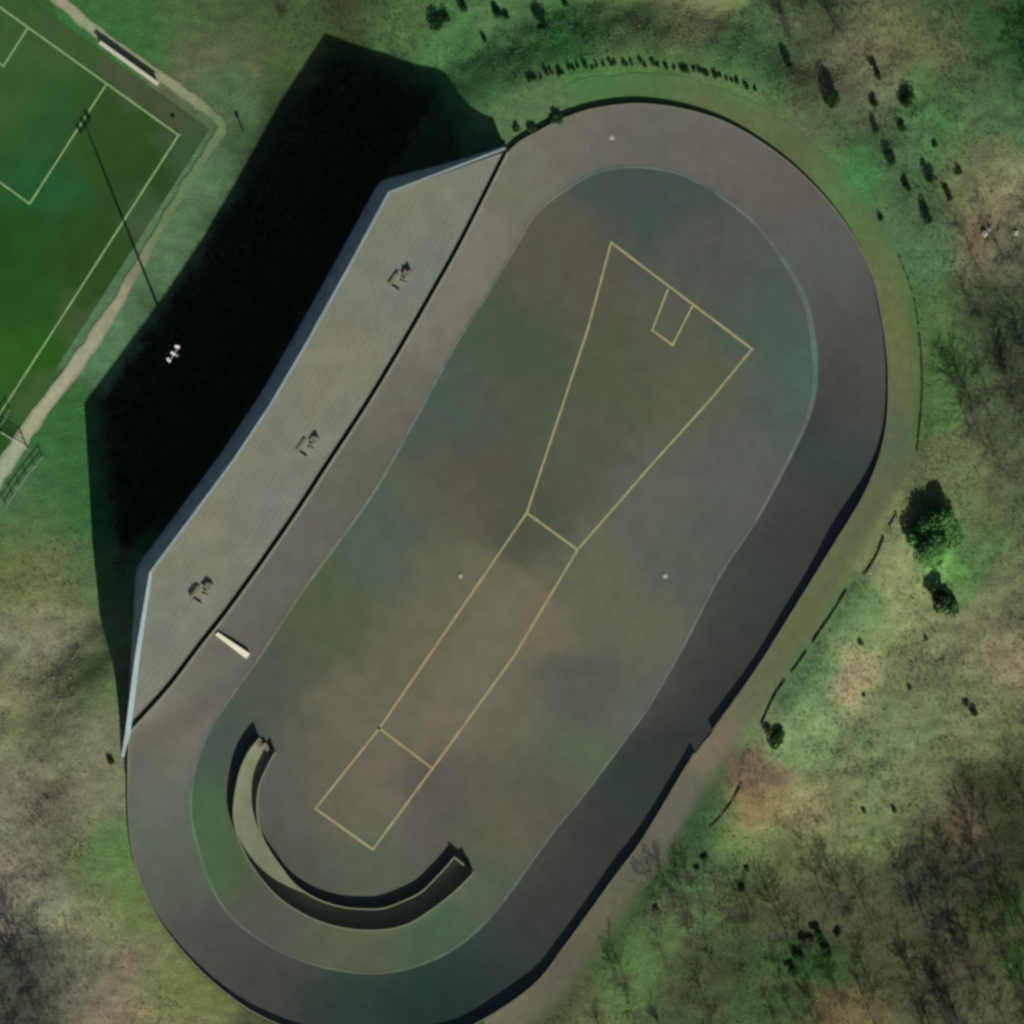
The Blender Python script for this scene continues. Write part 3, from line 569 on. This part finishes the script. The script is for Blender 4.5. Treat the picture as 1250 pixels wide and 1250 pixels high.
for i, (x, y, r_, zs) in enumerate(sorted(sap, key=lambda q_: q_[1])): bush(x, y, r_*1.3, 'dark_bush', 'small dark shrub on the upper right slope, %s from the top of the scattered ones' % ORD[i], 'scattered shrubs on the slope at upper right', zs*.75, 'shrub')
for i, (x, y, r_) in enumerate(sorted(((533,30,.9),(545,24,.6),(568,10,.8),(610,17,.8),(618,22,.5),(664,33,.8),(592,48,.4),(690,5,.5)))): bush(x, y, r_, 'dark_bush', 'dark shrub on the green slope at the top edge, %s from the left' % ORD[i], 'shrubs along the top edge', 1.0, 'shrub')
arc = resample(catmull([(645,98),(690,86),(735,80),(785,78),(835,84),(880,95),(922,108)], 8, False), 40, False)
ORD = 'first second third fourth fifth sixth seventh eighth ninth tenth eleventh twelfth thirteenth fourteenth fifteenth sixteenth seventeenth eighteenth nineteenth twentieth'.split()
for i, (x, y) in enumerate(arc): bush(x+random.uniform(-2, 2), y+random.uniform(-2, 2), random.uniform(.3, .5), random.choice(['dark_bush', 'green_bush']), '%s tiny shrub from the %s end of the curved row above the northern curve' % ((ORD[i], 'left') if i < 20 else (ORD[39-i], 'right')), 'curved row of tiny shrubs above the northern curve', .75, 'shrub')
for i, (x, y, r_) in enumerate(sorted(((1010,1160,.9),(988,1150,1.1),(975,1165,1.0),(968,1185,.9),(1000,1142,.9),(1022,1138,.7),(905,1085,.6),(912,1060,.5),(1055,990,.4),(1090,990,.5),(1054,848,.4),(1050,785,.5),(1110,840,.4),(1130,780,.35),(1190,870,.6),(1180,860,.5),(800,1110,.5),(860,1045,.6),(850,1060,.5)))):
    if r_: bush(x, y, r_, 'dark_bush' if r_ > .5 else 'green_bush', 'low scrub bush on the lower right rough ground, %s of its kind from the left' % ORD[i], 'low scrub bushes on the rough ground lower right', .7, 'shrub')
# dark leaves added inside the outline of the stand's shadow to blacken it
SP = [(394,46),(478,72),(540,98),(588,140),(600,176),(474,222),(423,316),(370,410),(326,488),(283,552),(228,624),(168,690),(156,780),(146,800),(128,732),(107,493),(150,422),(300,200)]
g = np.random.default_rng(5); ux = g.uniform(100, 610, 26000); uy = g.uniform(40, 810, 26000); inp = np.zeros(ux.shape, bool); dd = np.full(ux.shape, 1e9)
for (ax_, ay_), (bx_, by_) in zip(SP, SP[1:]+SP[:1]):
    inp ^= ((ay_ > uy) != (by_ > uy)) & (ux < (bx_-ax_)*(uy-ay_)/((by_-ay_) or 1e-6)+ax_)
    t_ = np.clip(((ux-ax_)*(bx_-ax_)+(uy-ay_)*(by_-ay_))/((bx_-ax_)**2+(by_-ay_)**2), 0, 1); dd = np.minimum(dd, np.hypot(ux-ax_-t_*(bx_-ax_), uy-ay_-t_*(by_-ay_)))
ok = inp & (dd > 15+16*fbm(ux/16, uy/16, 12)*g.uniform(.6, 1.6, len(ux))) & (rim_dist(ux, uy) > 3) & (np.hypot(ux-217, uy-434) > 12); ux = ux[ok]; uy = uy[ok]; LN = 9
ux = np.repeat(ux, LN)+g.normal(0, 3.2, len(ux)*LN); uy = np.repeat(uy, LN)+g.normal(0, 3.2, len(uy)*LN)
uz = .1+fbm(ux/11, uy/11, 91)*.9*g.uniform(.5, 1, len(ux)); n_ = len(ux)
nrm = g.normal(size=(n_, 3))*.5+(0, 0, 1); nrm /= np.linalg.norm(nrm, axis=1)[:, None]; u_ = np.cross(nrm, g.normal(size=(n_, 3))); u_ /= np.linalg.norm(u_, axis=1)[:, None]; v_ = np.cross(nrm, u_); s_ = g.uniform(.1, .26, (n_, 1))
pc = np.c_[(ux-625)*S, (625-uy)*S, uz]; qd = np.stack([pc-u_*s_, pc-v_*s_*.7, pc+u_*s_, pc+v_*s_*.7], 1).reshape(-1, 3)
um = mesh('shadow_darkener', qd, np.arange(len(qd)).reshape(-1, 4).tolist(), M['shade_leaf'])
tag(link('shadow_darkener', um), 'dark leaf cover added to deepen the shadow behind the stand', 'shadow_darkener', kind='stuff')
# bare trees
BT = [twig_mesh('bare_tree', M['bark'], 5.0+v*.5, 1.7+.12*v, 200+v) for v in range(6)]
def bare(x, y, s_, label, group):
    v = random.randrange(6); t = empty('bare_tree', P(x, y, ground_z(x, y)-.1), label=label, cat='tree', group=group); t.scale = (s_, s_, s_*random.uniform(.8, 1.05)); t.rotation_euler[2] = random.uniform(0, 6)
    link('trunk', BT[v][0], t); link('branches', BT[v][1], t)
def region(n_, poly, label, group, s0=.6, s1=1.0):
    poly = np.array(poly, float); lo = poly.min(0); hi = poly.max(0); c = 0; ks = 0
    while c < n_ and ks < 5000:
        ks += 1; x, y = random.uniform(lo[0], hi[0]), random.uniform(lo[1], hi[1]); ins_ = False
        for (ax_, ay_), (bx_, by_) in zip(poly, np.roll(poly, -1, 0)):
            if (ay_ > y) != (by_ > y) and x < (bx_-ax_)*(y-ay_)/(by_-ay_)+ax_: ins_ = not ins_
        if ins_: bare(x, y, random.uniform(s0, s1), label, group); c += 1
region(48, [(1150,1010),(1250,930),(1290,1290),(1080,1290),(1120,1100)], 'leafless grey tree in the wood at the lower right corner', 'bare trees in the lower right wood')
region(34, [(830,1060),(1000,1090),(1100,1100),(1090,1290),(720,1290),(760,1150)], 'leafless grey tree of the thin scrub below the meadow, bottom edge', 'bare trees along the bottom edge', .5, .85)
region(30, [(1175,320),(1290,290),(1290,600),(1200,560),(1150,450)], 'leafless grey tree on the right edge level with the court', 'bare trees on the right edge', .5, .9)
region(12, [(930,-30),(1060,-30),(1020,45),(950,40)], 'leafless tree of the small group at the top edge right of centre', 'bare trees at the top edge', .5, .8)
region(10, [(1180,-30),(1290,-30),(1290,130),(1220,90)], 'leafless tree in the upper right corner', 'bare trees in the upper right corner', .5, .9)
region(12, [(-30,1150),(55,1140),(80,1210),(60,1290),(-30,1290)], 'leafless grey tree in the lower left corner', 'bare trees in the lower left corner', .5, .9)
region(8, [(270,-40),(430,-40),(420,10),(300,20)], 'leafless tree at the top edge above the shadow of the stand', 'bare trees above the shadow', .5, .8)

for x, y, s_ in ((806,1112,.8),(822,1100,.7)): bare(x, y, s_, 'leafless tree whose shadow falls across the lower path, %s' % ('nearer the path' if x < 810 else 'farther from the path'), None)
# rough grass tufts (stuff)
NTF = 52000; tx = rng.uniform(-20, 1270, NTF*2); ty = rng.uniform(-20, 1270, NTF*2); td = rim_dist(tx, ty)
dens_ = np.where(tx > 930, 1.0, np.where(ty > 1000, .9, .55))*np.clip(fbm(tx/40, ty/40, 60)*2.6-.7, .05, 1)
ok = (td > 4.6) & (rng.uniform(size=tx.shape) < dens_) & ~((tx < 330) & (ty < 640)) & ~((tx < 480) & (ty < 900) & (ty > 60) & (tx > 100))
tx = tx[ok][:NTF]; ty = ty[ok][:NTF]; tzv = tz(tx, ty, td[ok][:NTF]); tc = blend(G, tx, ty, 40)*rng.uniform(.55, 1.25, (len(tx), 1))
NB = 3; V4 = []; n_ = len(tx)
bx = (tx-625)*S; by = (625-ty)*S
allv = []; 
for b_ in range(NB):
    az = rng.uniform(0, 6.283, n_); L_ = rng.uniform(.1, .3, n_); w_ = .045; hh = rng.uniform(.08, .26, n_)
    dx, dy = np.cos(az), np.sin(az)
    allv.append(np.stack([np.c_[bx-dy*w_, by+dx*w_, tzv], np.c_[bx+dy*w_, by-dx*w_, tzv], np.c_[bx+dx*L_, by+dy*L_, tzv+hh]], 1))
av = np.concatenate(allv).reshape(-1, 3); cc = np.repeat(np.concatenate([tc]*NB), 3, axis=0)
tm = bpy.data.meshes.new('grass_tufts'); nf = len(av)//3; tm.vertices.add(len(av)); tm.loops.add(len(av)); tm.polygons.add(nf)
tm.vertices.foreach_set('co', av.astype(np.float32).ravel()); tm.loops.foreach_set('vertex_index', np.arange(len(av), dtype=np.int32)); tm.polygons.foreach_set('loop_start', np.arange(0, len(av), 3, dtype=np.int32)); tm.update(calc_edges=True)
a = tm.color_attributes.new('Col', 'FLOAT_COLOR', 'POINT'); a.data.foreach_set('color', np.c_[np.clip(cc, 0, .6), np.ones(len(cc))].astype(np.float32).ravel()); tm.materials.append(M['tuft'])
tag(link('grass_tufts', tm), 'rough grass tufts over the uneven slopes outside the track', 'grass', kind='stuff')
# pale stones
for x, y, s_ in ((1202,285,.35),(1208,279,.25),(1240,284,.3),(1126,204,.22),(1128,209,.18)):
    bm = bmesh.new(); bmesh.ops.create_icosphere(bm, subdivisions=2, radius=1)
    for v in bm.verts: v.co *= 1+.25*math.sin(v.co.x*4+x)*math.cos(v.co.y*3+y); v.co.z *= .6
    me = bpy.data.meshes.new('rock'); bm.to_mesh(me); bm.free(); me.materials.append(M['stone'])
    o = link('rock', me, None, P(x, y, ground_z(x, y)+.1)); o.scale = (s_, s_*1.3, s_)
    tag(o, 'pale stone at the edge of the bare sandy patch on the right' if x > 1190 else 'small pale stone among the shrubs at upper right', 'rock', 'pale stones')
